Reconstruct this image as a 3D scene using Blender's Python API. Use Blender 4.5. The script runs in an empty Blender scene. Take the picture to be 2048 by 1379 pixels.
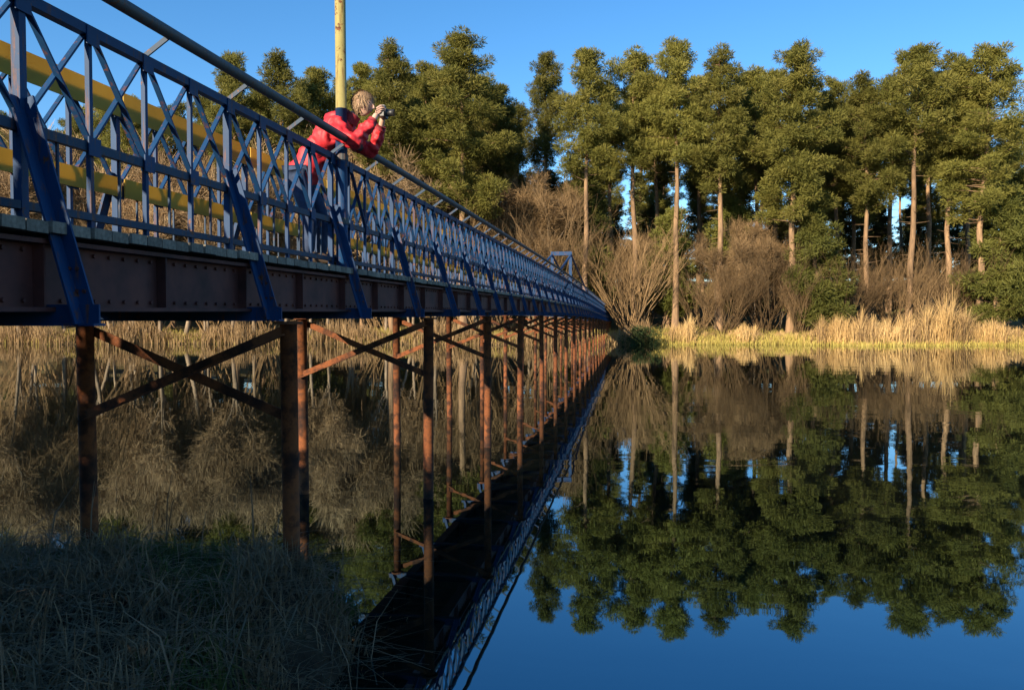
import bpy, math, random
import numpy as np
from mathutils import Vector, Matrix

random.seed(7)
RNG = np.random.default_rng(11)
scene = bpy.context.scene
COL = scene.collection
R = math.radians

# ------------------------------------------------------------------ camera
EYE = 2.2                      # camera height above the water
F_PX = 1600.0                  # focal length in pixels of a 2048 px wide frame
YAW = math.atan(244 / F_PX)    # the bridge direction (+Y) lies right of the picture centre
PITCH = math.atan(49.5 / F_PX)
cam_d = bpy.data.cameras.new('camera')
cam_d.sensor_width = 36.0
cam_d.lens = 36.0 * F_PX / 2048.0
cam_d.clip_start = 0.05
cam_d.clip_end = 3000
cam = bpy.data.objects.new('camera', cam_d)
cam.location = (0, 0, EYE)
cam.rotation_euler = (R(90) - PITCH, 0, YAW)
COL.objects.link(cam)
scene.camera = cam

# ------------------------------------------------------------------ light
SUN_EL = R(21)
SUN_DIR = Vector((-0.47, -0.883, 0)).normalized()     # horizontal direction towards the sun
world = bpy.data.worlds.new('World')
scene.world = world
world.use_nodes = True
wn = world.node_tree.nodes
wl = world.node_tree.links
wn.clear()
w_out = wn.new('ShaderNodeOutputWorld')
w_bg = wn.new('ShaderNodeBackground')
w_sky = wn.new('ShaderNodeTexSky')
w_sky.sky_type = 'NISHITA'
w_sky.sun_disc = False
w_sky.sun_elevation = SUN_EL
w_sky.sun_rotation = math.atan2(SUN_DIR.x, SUN_DIR.y)
w_sky.altitude = 300
w_sky.air_density = 1.0
w_sky.dust_density = 0.0
w_sky.ozone_density = 3.5
w_bg.inputs['Strength'].default_value = 0.094
w_hs = wn.new('ShaderNodeHueSaturation')      # clear, deep blue spring sky
w_hs.inputs['Saturation'].default_value = 1.22
wl.new(w_sky.outputs['Color'], w_hs.inputs['Color'])
wl.new(w_hs.outputs['Color'], w_bg.inputs['Color'])
wl.new(w_bg.outputs['Background'], w_out.inputs['Surface'])

sun_d = bpy.data.lights.new('sun', 'SUN')
sun_d.energy = 5.0
sun_d.angle = R(0.5)
sun_d.color = (1.0, 0.84, 0.62)
sun = bpy.data.objects.new('sun', sun_d)
to_sun = Vector((SUN_DIR.x * math.cos(SUN_EL), SUN_DIR.y * math.cos(SUN_EL), math.sin(SUN_EL)))
sun.rotation_euler = to_sun.to_track_quat('Z', 'Y').to_euler()
sun.location = to_sun * 60
COL.objects.link(sun)

vs = scene.view_settings
vs.view_transform = 'Standard'
vs.look = 'None'
vs.gamma = 1.0
vs.use_curve_mapping = False
vs.exposure = 1.18
scene.cycles.max_bounces = 7
scene.cycles.diffuse_bounces = 3
scene.cycles.caustics_reflective = False
scene.cycles.caustics_refractive = False

# ------------------------------------------------------------------ helpers
def nodes_of(name):
    m = bpy.data.materials.new(name)
    m.use_nodes = True
    nt = m.node_tree
    b = nt.nodes['Principled BSDF']
    return m, nt, b

def noise_ramp(nt, scale, stops, coord='Object', stretch=(1, 1, 1), detail=6, rough=0.6, distortion=0.0):
    tc = nt.nodes.new('ShaderNodeTexCoord')
    mp = nt.nodes.new('ShaderNodeMapping')
    mp.inputs['Scale'].default_value = stretch
    nz = nt.nodes.new('ShaderNodeTexNoise')
    nz.inputs['Scale'].default_value = scale
    nz.inputs['Detail'].default_value = detail
    nz.inputs['Roughness'].default_value = rough
    nz.inputs['Distortion'].default_value = distortion
    rp = nt.nodes.new('ShaderNodeValToRGB')
    el = rp.color_ramp.elements
    while len(el) < len(stops):
        el.new(0.5)
    for e, (p, c) in zip(el, stops):
        e.position = p
        e.color = (*c, 1) if len(c) == 3 else c
    nt.links.new(tc.outputs[coord], mp.inputs['Vector'])
    nt.links.new(mp.outputs['Vector'], nz.inputs['Vector'])
    nt.links.new(nz.outputs['Fac'], rp.inputs['Fac'])
    return nz, rp

def bump(nt, b, src, strength, dist):
    bp = nt.nodes.new('ShaderNodeBump')
    bp.inputs['Strength'].default_value = strength
    bp.inputs['Distance'].default_value = dist
    nt.links.new(src, bp.inputs['Height'])
    nt.links.new(bp.outputs['Normal'], b.inputs['Normal'])
    return bp

def mat_noise(name, scale, stops, rough=0.6, metallic=0.0, bump_s=0.0, bump_d=0.01, stretch=(1, 1, 1), coord='Object', spec=0.5, vary=0.0):
    m, nt, b = nodes_of(name)
    nz, rp = noise_ramp(nt, scale, stops, coord, stretch)
    out = rp.outputs['Color']
    if vary:
        oi = nt.nodes.new('ShaderNodeObjectInfo')
        hs = nt.nodes.new('ShaderNodeHueSaturation')
        mr = nt.nodes.new('ShaderNodeMapRange')
        mr.inputs['To Min'].default_value = 1 - vary
        mr.inputs['To Max'].default_value = 1 + vary
        nt.links.new(oi.outputs['Random'], mr.inputs['Value'])
        nt.links.new(mr.outputs['Result'], hs.inputs['Value'])
        nt.links.new(out, hs.inputs['Color'])
        out = hs.outputs['Color']
    nt.links.new(out, b.inputs['Base Color'])
    b.inputs['Roughness'].default_value = rough
    b.inputs['Metallic'].default_value = metallic
    b.inputs['Specular IOR Level'].default_value = spec
    if bump_s:
        bump(nt, b, nz.outputs['Fac'], bump_s, bump_d)
    return m

def mat_paint(name, base, rust=0.28, rough=0.58):
    """old brushed paint on steel: slight fading, chips down to rust"""
    m, nt, b = nodes_of(name)
    fade = [c * 0.72 for c in base]
    _, rp = noise_ramp(nt, 3.0, [(0.3, tuple(fade)), (0.7, base)])
    n2, chip = noise_ramp(nt, 13.0, [(rust, (1, 1, 1)), (rust + 0.05, (0, 0, 0))], detail=8, rough=0.72)
    _, rc = noise_ramp(nt, 30.0, [(0.3, (0.06, 0.022, 0.01)), (0.7, (0.19, 0.07, 0.025))])
    _, run = noise_ramp(nt, 5.0, [(rust - 0.02, (0.75, 0.75, 0.75)), (rust + 0.09, (0, 0, 0))], stretch=(5, 5, 0.5), detail=5)
    mxf = nt.nodes.new('ShaderNodeMath')
    mxf.operation = 'MAXIMUM'
    nt.links.new(chip.outputs['Color'], mxf.inputs[0])
    nt.links.new(run.outputs['Color'], mxf.inputs[1])
    mx = nt.nodes.new('ShaderNodeMix')
    mx.data_type = 'RGBA'
    nt.links.new(mxf.outputs[0], mx.inputs[0])
    nt.links.new(rp.outputs['Color'], mx.inputs[6])
    nt.links.new(rc.outputs['Color'], mx.inputs[7])
    nt.links.new(mx.outputs[2], b.inputs['Base Color'])
    b.inputs['Roughness'].default_value = rough
    b.inputs['Specular IOR Level'].default_value = 0.25
    bump(nt, b, n2.outputs['Fac'], 0.25, 0.004)
    return m

def mat_leaf(name, c0, c1, c2, trans=0.25, vary=0.12, scale=0.5):
    """needle and blade material, a little light passes through"""
    m, nt, b = nodes_of(name)
    nz, rp = noise_ramp(nt, scale, [(0.25, c0), (0.5, c1), (0.78, c2)], detail=5)
    oi = nt.nodes.new('ShaderNodeObjectInfo')
    hs = nt.nodes.new('ShaderNodeHueSaturation')
    mr = nt.nodes.new('ShaderNodeMapRange')
    mr.inputs['To Min'].default_value = 1 - vary
    mr.inputs['To Max'].default_value = 1 + vary
    nt.links.new(oi.outputs['Random'], mr.inputs['Value'])
    nt.links.new(mr.outputs['Result'], hs.inputs['Value'])
    nt.links.new(rp.outputs['Color'], hs.inputs['Color'])
    nt.links.new(hs.outputs['Color'], b.inputs['Base Color'])
    b.inputs['Roughness'].default_value = 0.7
    b.inputs['Specular IOR Level'].default_value = 0.2
    tr = nt.nodes.new('ShaderNodeBsdfTranslucent')
    nt.links.new(hs.outputs['Color'], tr.inputs['Color'])
    ms = nt.nodes.new('ShaderNodeMixShader')
    ms.inputs['Fac'].default_value = trans
    nt.links.new(b.outputs['BSDF'], ms.inputs[1])
    nt.links.new(tr.outputs['BSDF'], ms.inputs[2])
    nt.links.new(ms.outputs['Shader'], nt.nodes['Material Output'].inputs['Surface'])
    return m

class MB:
    """collects shapes; build() links them as ONE mesh object"""
    def __init__(self):
        self.v, self.f = [], []
    def add(self, vs_, fs_):
        n = len(self.v)
        self.v.extend([tuple(p) for p in vs_])
        self.f.extend([tuple(i + n for i in f) for f in fs_])
    def box(self, c, s):
        x, y, z = c
        a, b_, d = s[0] / 2, s[1] / 2, s[2] / 2
        self.add([(x + i * a, y + j * b_, z + k * d) for k in (-1, 1) for j in (-1, 1) for i in (-1, 1)],
                 [(0, 2, 3, 1), (4, 5, 7, 6), (0, 1, 5, 4), (2, 6, 7, 3), (0, 4, 6, 2), (1, 3, 7, 5)])
    def beam(self, p0, p1, w, h, up=(0, 0, 1)):
        p0, p1, up = Vector(p0), Vector(p1), Vector(up)
        d = (p1 - p0).normalized()
        if abs(d.dot(up)) > 0.98:
            up = Vector((0, 1, 0))
        s = d.cross(up).normalized()
        u = s.cross(d).normalized()
        vs_ = []
        for p in (p0, p1):
            for a, b_ in ((-1, -1), (1, -1), (1, 1), (-1, 1)):
                vs_.append(p + s * (a * w / 2) + u * (b_ * h / 2))
        self.add(vs_, [(3, 2, 1, 0), (4, 5, 6, 7), (0, 1, 5, 4), (1, 2, 6, 5), (2, 3, 7, 6), (3, 0, 4, 7)])
    def tube(self, pts, rad, n=8, cap=True):
        pts = [Vector(p) for p in pts]
        if not isinstance(rad, (list, tuple)):
            rad = [rad] * len(pts)
        vs_, fs_ = [], []
        ref = None
        for i, p in enumerate(pts):
            d = (pts[min(i + 1, len(pts) - 1)] - pts[max(i - 1, 0)]).normalized()
            if ref is None:
                ref = Vector((1, 0, 0)) if abs(d.x) < 0.9 else Vector((0, 1, 0))
            a = d.cross(ref).normalized()
            b_ = d.cross(a).normalized()
            ref = b_.cross(d) * -1 if False else ref
            for k in range(n):
                t = 2 * math.pi * k / n
                vs_.append(p + (a * math.cos(t) + b_ * math.sin(t)) * rad[i])
        for i in range(len(pts) - 1):
            for k in range(n):
                k2 = (k + 1) % n
                fs_.append((i * n + k, i * n + k2, (i + 1) * n + k2, (i + 1) * n + k))
        if cap:
            fs_.append(tuple(range(n)))
            fs_.append(tuple((len(pts) - 1) * n + k for k in reversed(range(n))))
        self.add(vs_, fs_)
    def mesh(self, name, mat, smooth=False):
        me = bpy.data.meshes.new(name)
        me.from_pydata(self.v, [], self.f)
        me.materials.append(mat)
        if smooth:
            me.shade_smooth()
        me.update()
        return me
    def build(self, name, mat, parent=None, smooth=False, loc=None):
        o = bpy.data.objects.new(name, self.mesh(name, mat, smooth))
        COL.objects.link(o)
        if parent is not None:
            o.parent = parent
        if loc is not None:
            o.location = loc
        return o

def np_mesh(name, verts, faces, mat, smooth=False):
    """verts (n,3), faces (m,k) arrays -> mesh"""
    me = bpy.data.meshes.new(name)
    verts = np.asarray(verts, dtype=np.float32)
    faces = np.asarray(faces, dtype=np.int32)
    k = faces.shape[1]
    me.vertices.add(len(verts))
    me.vertices.foreach_set('co', verts.ravel())
    me.loops.add(faces.size)
    me.loops.foreach_set('vertex_index', faces.ravel())
    me.polygons.add(len(faces))
    me.polygons.foreach_set('loop_start', np.arange(0, faces.size, k, dtype=np.int32))
    me.materials.append(mat)
    me.update(calc_edges=True)
    if smooth:
        me.shade_smooth()
    return me

def link(name, me, parent=None, loc=None):
    o = bpy.data.objects.new(name, me)
    COL.objects.link(o)
    if parent is not None:
        o.parent = parent
    if loc is not None:
        o.location = loc
    return o

def empty(name, loc=(0, 0, 0), rz=0.0):
    o = bpy.data.objects.new(name, None)
    o.empty_display_size = 0.2
    o.location = loc
    o.rotation_euler = (0, 0, rz)
    COL.objects.link(o)
    return o

def tag(o, label=None, cat=None, group=None, kind=None):
    if label: o['label'] = label
    if cat: o['category'] = cat
    if group: o['group'] = group
    if kind: o['kind'] = kind
    return o

def at_px(px, depth):
    """world x, y of a point 'depth' metres along the view axis that falls in picture column px (2048 wide)"""
    lat = (px - 1024) / F_PX * depth
    return (lat * math.cos(YAW) - depth * math.sin(YAW), lat * math.sin(YAW) + depth * math.cos(YAW))

def z_px(py, depth):
    return EYE + (640 - py) / F_PX * depth

# ------------------------------------------------------------------ materials
M_blue = mat_paint('blue_paint', (0.006, 0.043, 0.125), rust=0.35)
M_blue_lt = mat_paint('faded_blue_paint', (0.016, 0.045, 0.09), rust=0.37)
M_yellow = mat_paint('yellow_paint', (0.86, 0.52, 0.02), rust=0.32)
M_board = mat_leaf('yellow_plastic_board', (0.52, 0.35, 0.06), (0.62, 0.43, 0.08), (0.72, 0.52, 0.11), trans=0.5, vary=0.1, scale=1.5)
M_pole = mat_paint('faded_yellow_paint', (0.34, 0.285, 0.10), rust=0.38, rough=0.6)
M_grey = mat_paint('grey_pipe_paint', (0.085, 0.09, 0.095), rust=0.37)
M_rust = mat_noise('rusty_steel', 6.0, [(0.32, (0.022, 0.011, 0.008)), (0.45, (0.06, 0.023, 0.011)), (0.56, (0.18, 0.058, 0.019)), (0.70, (0.075, 0.033, 0.018))],
                   rough=0.85, bump_s=0.5, bump_d=0.006, spec=0.25, vary=0.15)
M_girder = mat_noise('oxide_red_girder', 4.0, [(0.25, (0.030, 0.012, 0.011)), (0.5, (0.085, 0.029, 0.025)), (0.75, (0.14, 0.046, 0.033))],
                     rough=0.7, bump_s=0.35, bump_d=0.005, spec=0.3)
M_plank = mat_noise('weathered_plank', 5.0, [(0.25, (0.10, 0.085, 0.068)), (0.5, (0.20, 0.175, 0.14)), (0.75, (0.30, 0.26, 0.21))],
                    rough=0.85, bump_s=0.5, bump_d=0.006, stretch=(0.5, 8, 8), spec=0.2, vary=0.25)
M_bark = mat_noise('pine_bark', 2.2, [(0.25, (0.09, 0.06, 0.038)), (0.5, (0.22, 0.14, 0.08)), (0.75, (0.36, 0.22, 0.115))],
                   rough=0.9, bump_s=0.8, bump_d=0.05, stretch=(2.2, 2.2, 0.35), spec=0.15, vary=0.22)
M_twig = mat_noise('bare_twigs', 1.2, [(0.3, (0.105, 0.068, 0.033)), (0.55, (0.19, 0.122, 0.06)), (0.8, (0.28, 0.185, 0.092))], rough=0.9, spec=0.15, vary=0.25)
M_birch = mat_noise('birch_bark', 3.0, [(0.33, (0.04, 0.035, 0.03)), (0.42, (0.42, 0.39, 0.34)), (0.8, (0.6, 0.57, 0.5))], rough=0.8, stretch=(1, 1, 4), spec=0.2)
M_needle = mat_leaf('pine_needles', (0.095, 0.100, 0.022), (0.168, 0.158, 0.034), (0.245, 0.212, 0.055), trans=0.38, vary=0.28)
M_needle_far = mat_leaf('spruce_needles', (0.06, 0.065, 0.022), (0.10, 0.10, 0.03), (0.14, 0.13, 0.04), trans=0.2, vary=0.2)
M_young = mat_leaf('young_pine_needles', (0.075, 0.085, 0.018), (0.13, 0.132, 0.028), (0.19, 0.175, 0.042), trans=0.3, vary=0.2)
M_reed = mat_leaf('dry_reed', (0.36, 0.225, 0.085), (0.54, 0.36, 0.15), (0.70, 0.50, 0.235), trans=0.3, vary=0.05, scale=0.25)
M_drygrass = mat_leaf('yellow_grass', (0.20, 0.155, 0.04), (0.33, 0.26, 0.07), (0.45, 0.37, 0.12), trans=0.3, vary=0.05, scale=0.3)
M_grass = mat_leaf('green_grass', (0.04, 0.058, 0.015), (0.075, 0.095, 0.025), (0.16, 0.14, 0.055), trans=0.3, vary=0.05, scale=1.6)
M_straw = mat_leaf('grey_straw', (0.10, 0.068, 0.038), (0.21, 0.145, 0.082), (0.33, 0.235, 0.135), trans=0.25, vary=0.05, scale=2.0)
M_stem = mat_leaf('dead_stem', (0.10, 0.07, 0.045), (0.17, 0.12, 0.075), (0.26, 0.19, 0.12), trans=0.1, vary=0.05, scale=3.0)
M_litter = mat_leaf('leaf_litter', (0.06, 0.035, 0.02), (0.13, 0.075, 0.04), (0.22, 0.14, 0.075), trans=0.1, vary=0.05, scale=9.0)
M_bush = mat_leaf('evergreen_bush', (0.02, 0.035, 0.012), (0.04, 0.06, 0.018), (0.06, 0.08, 0.025), trans=0.2)

def ground_material():
    m, nt, b = nodes_of('earth')
    n1, r1 = noise_ramp(nt, 0.35, [(0.3, (0.10, 0.078, 0.042)), (0.5, (0.20, 0.15, 0.066)), (0.68, (0.13, 0.125, 0.04)), (0.85, (0.24, 0.18, 0.085))])
    n2, r2 = noise_ramp(nt, 7.0, [(0.3, (0.45, 0.45, 0.45)), (0.7, (1.15, 1.15, 1.15))], detail=8)
    mx = nt.nodes.new('ShaderNodeMix')
    mx.data_type = 'RGBA'
    mx.blend_type = 'MULTIPLY'
    mx.inputs[0].default_value = 1.0
    nt.links.new(r1.outputs['Color'], mx.inputs[6])
    nt.links.new(r2.outputs['Color'], mx.inputs[7])
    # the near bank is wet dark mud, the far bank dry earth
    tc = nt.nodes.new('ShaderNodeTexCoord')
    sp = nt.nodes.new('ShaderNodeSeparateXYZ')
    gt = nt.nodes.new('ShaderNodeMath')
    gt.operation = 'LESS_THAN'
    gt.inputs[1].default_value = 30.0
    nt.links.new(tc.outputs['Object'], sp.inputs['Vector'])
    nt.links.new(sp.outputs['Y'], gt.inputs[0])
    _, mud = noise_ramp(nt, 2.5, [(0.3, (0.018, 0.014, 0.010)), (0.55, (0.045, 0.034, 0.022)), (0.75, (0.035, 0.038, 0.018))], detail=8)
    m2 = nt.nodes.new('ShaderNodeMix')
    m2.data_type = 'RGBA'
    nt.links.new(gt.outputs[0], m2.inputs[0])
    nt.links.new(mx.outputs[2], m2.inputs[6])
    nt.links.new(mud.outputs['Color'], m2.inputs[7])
    nt.links.new(m2.outputs[2], b.inputs['Base Color'])
    b.inputs['Roughness'].default_value = 0.95
    b.inputs['Specular IOR Level'].default_value = 0.1
    bump(nt, b, n2.outputs['Fac'], 0.8, 0.06)
    return m

def water_material():
    m, nt, b = nodes_of('river_water')
    b.inputs['Base Color'].default_value = (0.004, 0.005, 0.004, 1)
    b.inputs['Roughness'].default_value = 0.015
    b.inputs['IOR'].default_value = 2.9
    b.inputs['Specular Tint'].default_value = (0.36, 0.78, 1.0, 1)
    tc = nt.nodes.new('ShaderNodeTexCoord')
    mp = nt.nodes.new('ShaderNodeMapping')
    mp.inputs['Scale'].default_value = (0.55, 0.9, 1)
    mp.inputs['Rotation'].default_value = (0, 0, R(14))
    nz = nt.nodes.new('ShaderNodeTexNoise')
    nz.inputs['Scale'].default_value = 0.8
    nz.inputs['Detail'].default_value = 3.0
    nz.inputs['Roughness'].default_value = 0.45
    nz.inputs['Distortion'].default_value = 0.4
    nt.links.new(tc.outputs['Object'], mp.inputs['Vector'])
    nt.links.new(mp.outputs['Vector'], nz.inputs['Vector'])
    bp = bump(nt, b, nz.outputs['Fac'], 0.10, 0.03)
    # light breeze roughens the surface in patches
    _, br = noise_ramp(nt, 0.045, [(0.42, (0.07, 0.07, 0.07)), (0.62, (0.22, 0.22, 0.22))], stretch=(0.6, 1.6, 1), detail=2)
    nt.links.new(br.outputs['Color'], bp.inputs['Strength'])
    return m

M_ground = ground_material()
M_water = water_material()

# ------------------------------------------------------------------ ground and water
NEAR_EDGE = np.array([(-400, -60), (-120, -14), (-60, -4), (-20, 2.8), (-9, 4.5), (-6.2, 5.2), (-4.6, 5.75), (-3.2, 6.15), (-2.5, 6.15), (-1.95, 5.75), (-1.75, 5.0),
                      (-1.62, 4.0), (-1.35, 2.9), (-0.4, 1.9), (2, 0.7), (8, -1.5), (40, -9), (150, -40), (400, -140)], dtype=float)

def near_signed(x, y):
    """distance to the near bank's edge, positive on land"""
    x, y = np.asarray(x, float), np.asarray(y, float)
    best = np.full(x.shape, 1e9)
    for (ax, ay), (bx, by) in zip(NEAR_EDGE[:-1], NEAR_EDGE[1:]):
        dx, dy = bx - ax, by - ay
        t = np.clip(((x - ax) * dx + (y - ay) * dy) / (dx * dx + dy * dy), 0, 1)
        best = np.minimum(best, np.hypot(x - ax - t * dx, y - ay - t * dy))
    yb = np.interp(x, NEAR_EDGE[:, 0], NEAR_EDGE[:, 1])
    return np.where(y < yb, best, -best)

def far_shore(x):
    x = np.asarray(x, float)
    return 73.0 + 0.10 * x + 1.3 * np.sin(x * 0.17 + 0.6) + 0.7 * np.sin(x * 0.43 + 2.0) + 0.3 * np.sin(x * 1.1)

def wob(x, y):
    return (0.5 * np.sin(x * 1.9 + 0.7 * y) + 0.35 * np.sin(y * 2.7 - 0.9 * x + 1.3) + 0.25 * np.sin(x * 4.3 + y * 3.1 + 0.5) + 0.2 * np.sin(6.1 * y - 5.2 * x))

def ground_z(x, y):
    x, y = np.asarray(x, float), np.asarray(y, float)
    dn = near_signed(x, y) + 0.10 * wob(x, y)
    t = np.clip((dn + 0.55) / 1.15, 0, 1)
    zn = -0.7 + (0.44 + 0.7) * t * t * (3 - 2 * t) + 0.10 * np.clip(dn, 0, 6) * 0.25 + 0.045 * wob(x * 1.3, y * 1.3) * (dn > -0.3)
    df = y - far_shore(x)
    t2 = np.clip((df + 1.5) / 2.4, 0, 1)
    zf = -0.7 + 1.05 * t2 * t2 * (3 - 2 * t2) + np.clip(df, 0, 8) * 0.05 + np.clip(df - 8, 0, 70) * 0.15 + 0.25 * np.sin(x * 0.21) * np.clip(df / 10, 0, 1) + 0.05 * wob(x * 0.5, y * 0.5) * (df > 0)
    return np.maximum(zn, zf)

def axis(parts):
    out = []
    for a, b_, s in parts:
        out.extend(np.arange(a, b_, s))
    out.append(parts[-1][1])
    return np.array(out)

gx = axis([(-900, -100, 50), (-100, -20, 4), (-20, -8, 0.8), (-8, 4, 0.11), (4, 20, 0.8), (20, 100, 4), (100, 900, 50)])
gy = axis([(-300, -40, 30), (-40, -6, 2), (-6, 1, 0.35), (1, 7.2, 0.11), (7.2, 20, 1.2), (20, 64, 4), (64, 84, 0.5), (84, 130, 4), (130, 1300, 60)])
GX, GY = np.meshgrid(gx, gy)
GZ = ground_z(GX, GY)
nx, ny = len(gx), len(gy)
idx = np.arange(nx * ny).reshape(ny, nx)
gf = np.stack([idx[:-1, :-1], idx[:-1, 1:], idx[1:, 1:], idx[1:, :-1]], -1).reshape(-1, 4)
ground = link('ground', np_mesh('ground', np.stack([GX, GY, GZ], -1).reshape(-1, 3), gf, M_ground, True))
tag(ground, 'earthy river banks and forest floor on both sides of the river', kind='structure')

wm = MB()
wm.add([(-900, -250, 0), (900, -250, 0), (900, 400, 0), (-900, 400, 0)], [(0, 1, 2, 3)])
water = wm.build('water', M_water)
tag(water, 'calm dark river mirroring pines and blue sky', kind='structure')

# ------------------------------------------------------------------ the footbridge
X_FOOT, X_COL, X_RAIL = 2.60, 2.50, 2.96        # distances left of the camera: bracket foot, near column, near railing
X_RAIL2, X_COL2, X_FOOT2 = 3.86, 4.14, 4.24     # the far side
BAY, Y0 = 2.02, 3.52
N_BAY = 44                                      # bays from Y0 to the far bank
FIRST = -4                                      # bays behind the picture edge, towards the near bank
Y_END = Y0 + N_BAY * BAY

def camber(y):
    return 0.055 + 0.30 * math.sin(math.pi * min(max((y + 4) / 82.0, 0), 1)) if y < Y_END else 0.055

Z_GB, Z_GT, Z_DECK = 2.10, 2.45, 2.53           # girder bottom, girder top, deck surface
Z_MID, Z_TOP, Z_PIPE = 3.00, 3.63, 3.785         # lattice foot rail, lattice top chord, grey pipe

bridge = empty('footbridge', (-(X_RAIL + X_RAIL2) / 2, Y0, 0))
tag(bridge, 'long narrow blue steel footbridge with yellow rails on rusty columns over the river', 'bridge')
BO = Vector(bridge.location)

def bb(mb, name, mat, parent=None, smooth=False):
    """build with the bridge's origin; vertices are given in world space"""
    mb.v = [tuple(Vector(p) - BO) for p in mb.v]
    return mb.build(name, mat, parent if parent is not None else bridge, smooth)

ybay = [Y0 + i * BAY for i in range(FIRST, N_BAY + 1)]

# girders: web, flanges, stiffeners, cut into bays to follow the camber
for xg in (X_RAIL - 0.10, X_RAIL2 + 0.10):
    g = MB()
    for a, b_ in zip(ybay[:-1], ybay[1:]):
        za, zb = camber(a), camber(b_)
        g.beam((-xg, a, (Z_GB + Z_GT) / 2 + za), (-xg, b_, (Z_GB + Z_GT) / 2 + zb), 0.014, Z_GT - Z_GB - 0.03)
        g.beam((-xg, a, Z_GT - 0.012 + za), (-xg, b_, Z_GT - 0.012 + zb), 0.16, 0.022)
        g.beam((-xg, a, Z_GB + 0.012 + za), (-xg, b_, Z_GB + 0.012 + zb), 0.16, 0.022)
    go = bb(g, 'girder', M_girder)
    for i, y in enumerate(ybay[:-1]):
        if i > 14:
            break
        for q in (0.5, 1.0):
            st = MB()
            yy = y + q * BAY - 0.06
            st.box((-xg + 0.038, yy, (Z_GB + Z_GT) / 2 + camber(yy)), (0.06, 0.012, Z_GT - Z_GB - 0.05))
            bb(st, 'stiffener', M_girder, go)

bolts = MB()
yy = ybay[2]
while yy < 17.0:
    for zz in (Z_GB + 0.055, Z_GT - 0.055):
        bolts.tube([(-X_RAIL + 0.106, yy, zz + camber(yy)), (-X_RAIL + 0.122, yy, zz + camber(yy))], 0.011, 6)
    yy += 0.126
for y in ybay[2:9]:
    for dz in (0.06, 0.16, 0.27):
        for dx in (-0.02, 0.02):
            f = dz / (Z_MID - Z_GB + 0.2)
            xb = -X_FOOT + (X_FOOT - X_RAIL) * f + dx
            bolts.tube([(xb, y + 0.012, Z_GB - 0.06 + dz + camber(y)), (xb, y - 0.004, Z_GB - 0.06 + dz + camber(y))], 0.010, 6)
tag(bb(bolts, 'bolts', M_girder), kind='stuff')

# deck planks laid across; those near enough to tell apart are single pieces
pl_mesh = MB()
pl_mesh.box((0, 0, 0), (X_RAIL2 - X_RAIL + 0.46, 0.135, 0.055))
pl_me = pl_mesh.mesh('deck_plank', M_plank)
rest = MB()
y = ybay[0]
n_pl = 0
while y < Y_END:
    z = Z_DECK - 0.03 + camber(y)
    jx, jz, ja = random.uniform(-0.009, 0.009), random.uniform(-0.003, 0.003), random.uniform(-0.004, 0.004)
    if n_pl < 290:
        o = link('deck_plank', pl_me, bridge, Vector((-(X_RAIL + X_RAIL2) / 2 + jx, y, z + jz)) - BO)
        o.rotation_euler = (0, 0, ja)
    else:
        rest.box((-(X_RAIL + X_RAIL2) / 2 + jx, y, z + jz), (X_RAIL2 - X_RAIL + 0.46, 0.135, 0.055))
    n_pl += 1
    y += 0.152
ro = bb(rest, 'deck_planking', M_plank)
tag(ro, kind='stuff')

# blue cross beams, one per bay, sticking out to carry the brackets
for i, y in enumerate(ybay):
    c = MB()
    z = Z_GB - 0.062 + camber(y)
    c.box((-(X_FOOT + X_FOOT2) / 2, y, z), (X_FOOT2 - X_FOOT + 0.10, 0.09, 0.012))
    c.box((-(X_FOOT + X_FOOT2) / 2, y, z + 0.052), (X_FOOT2 - X_FOOT + 0.10, 0.012, 0.092))
    bb(c, 'cross_beam', M_blue)
# slanting brackets from the cross beam ends up to the railing
for side, xf, xr in ((1, X_FOOT, X_RAIL), (-1, X_FOOT2, X_RAIL2)):
    for i, y in enumerate(ybay):
        c = MB()
        cz = camber(y)
        xt = xr - side * 0.03
        ztop = Z_MID + 0.14
        c.beam((-xf, y + 0.012, Z_GB - 0.06 + cz), (-xt, y + 0.012, ztop + cz), 0.075, 0.012, up=(0, 1, 0))
        c.beam((-xf - side * 0.035, y - 0.03, Z_GB - 0.06 + cz), (-xt - side * 0.03, y - 0.03, ztop + cz), 0.012, 0.075, up=(0, 1, 0))
        bb(c, 'bracket', M_blue)

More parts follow.
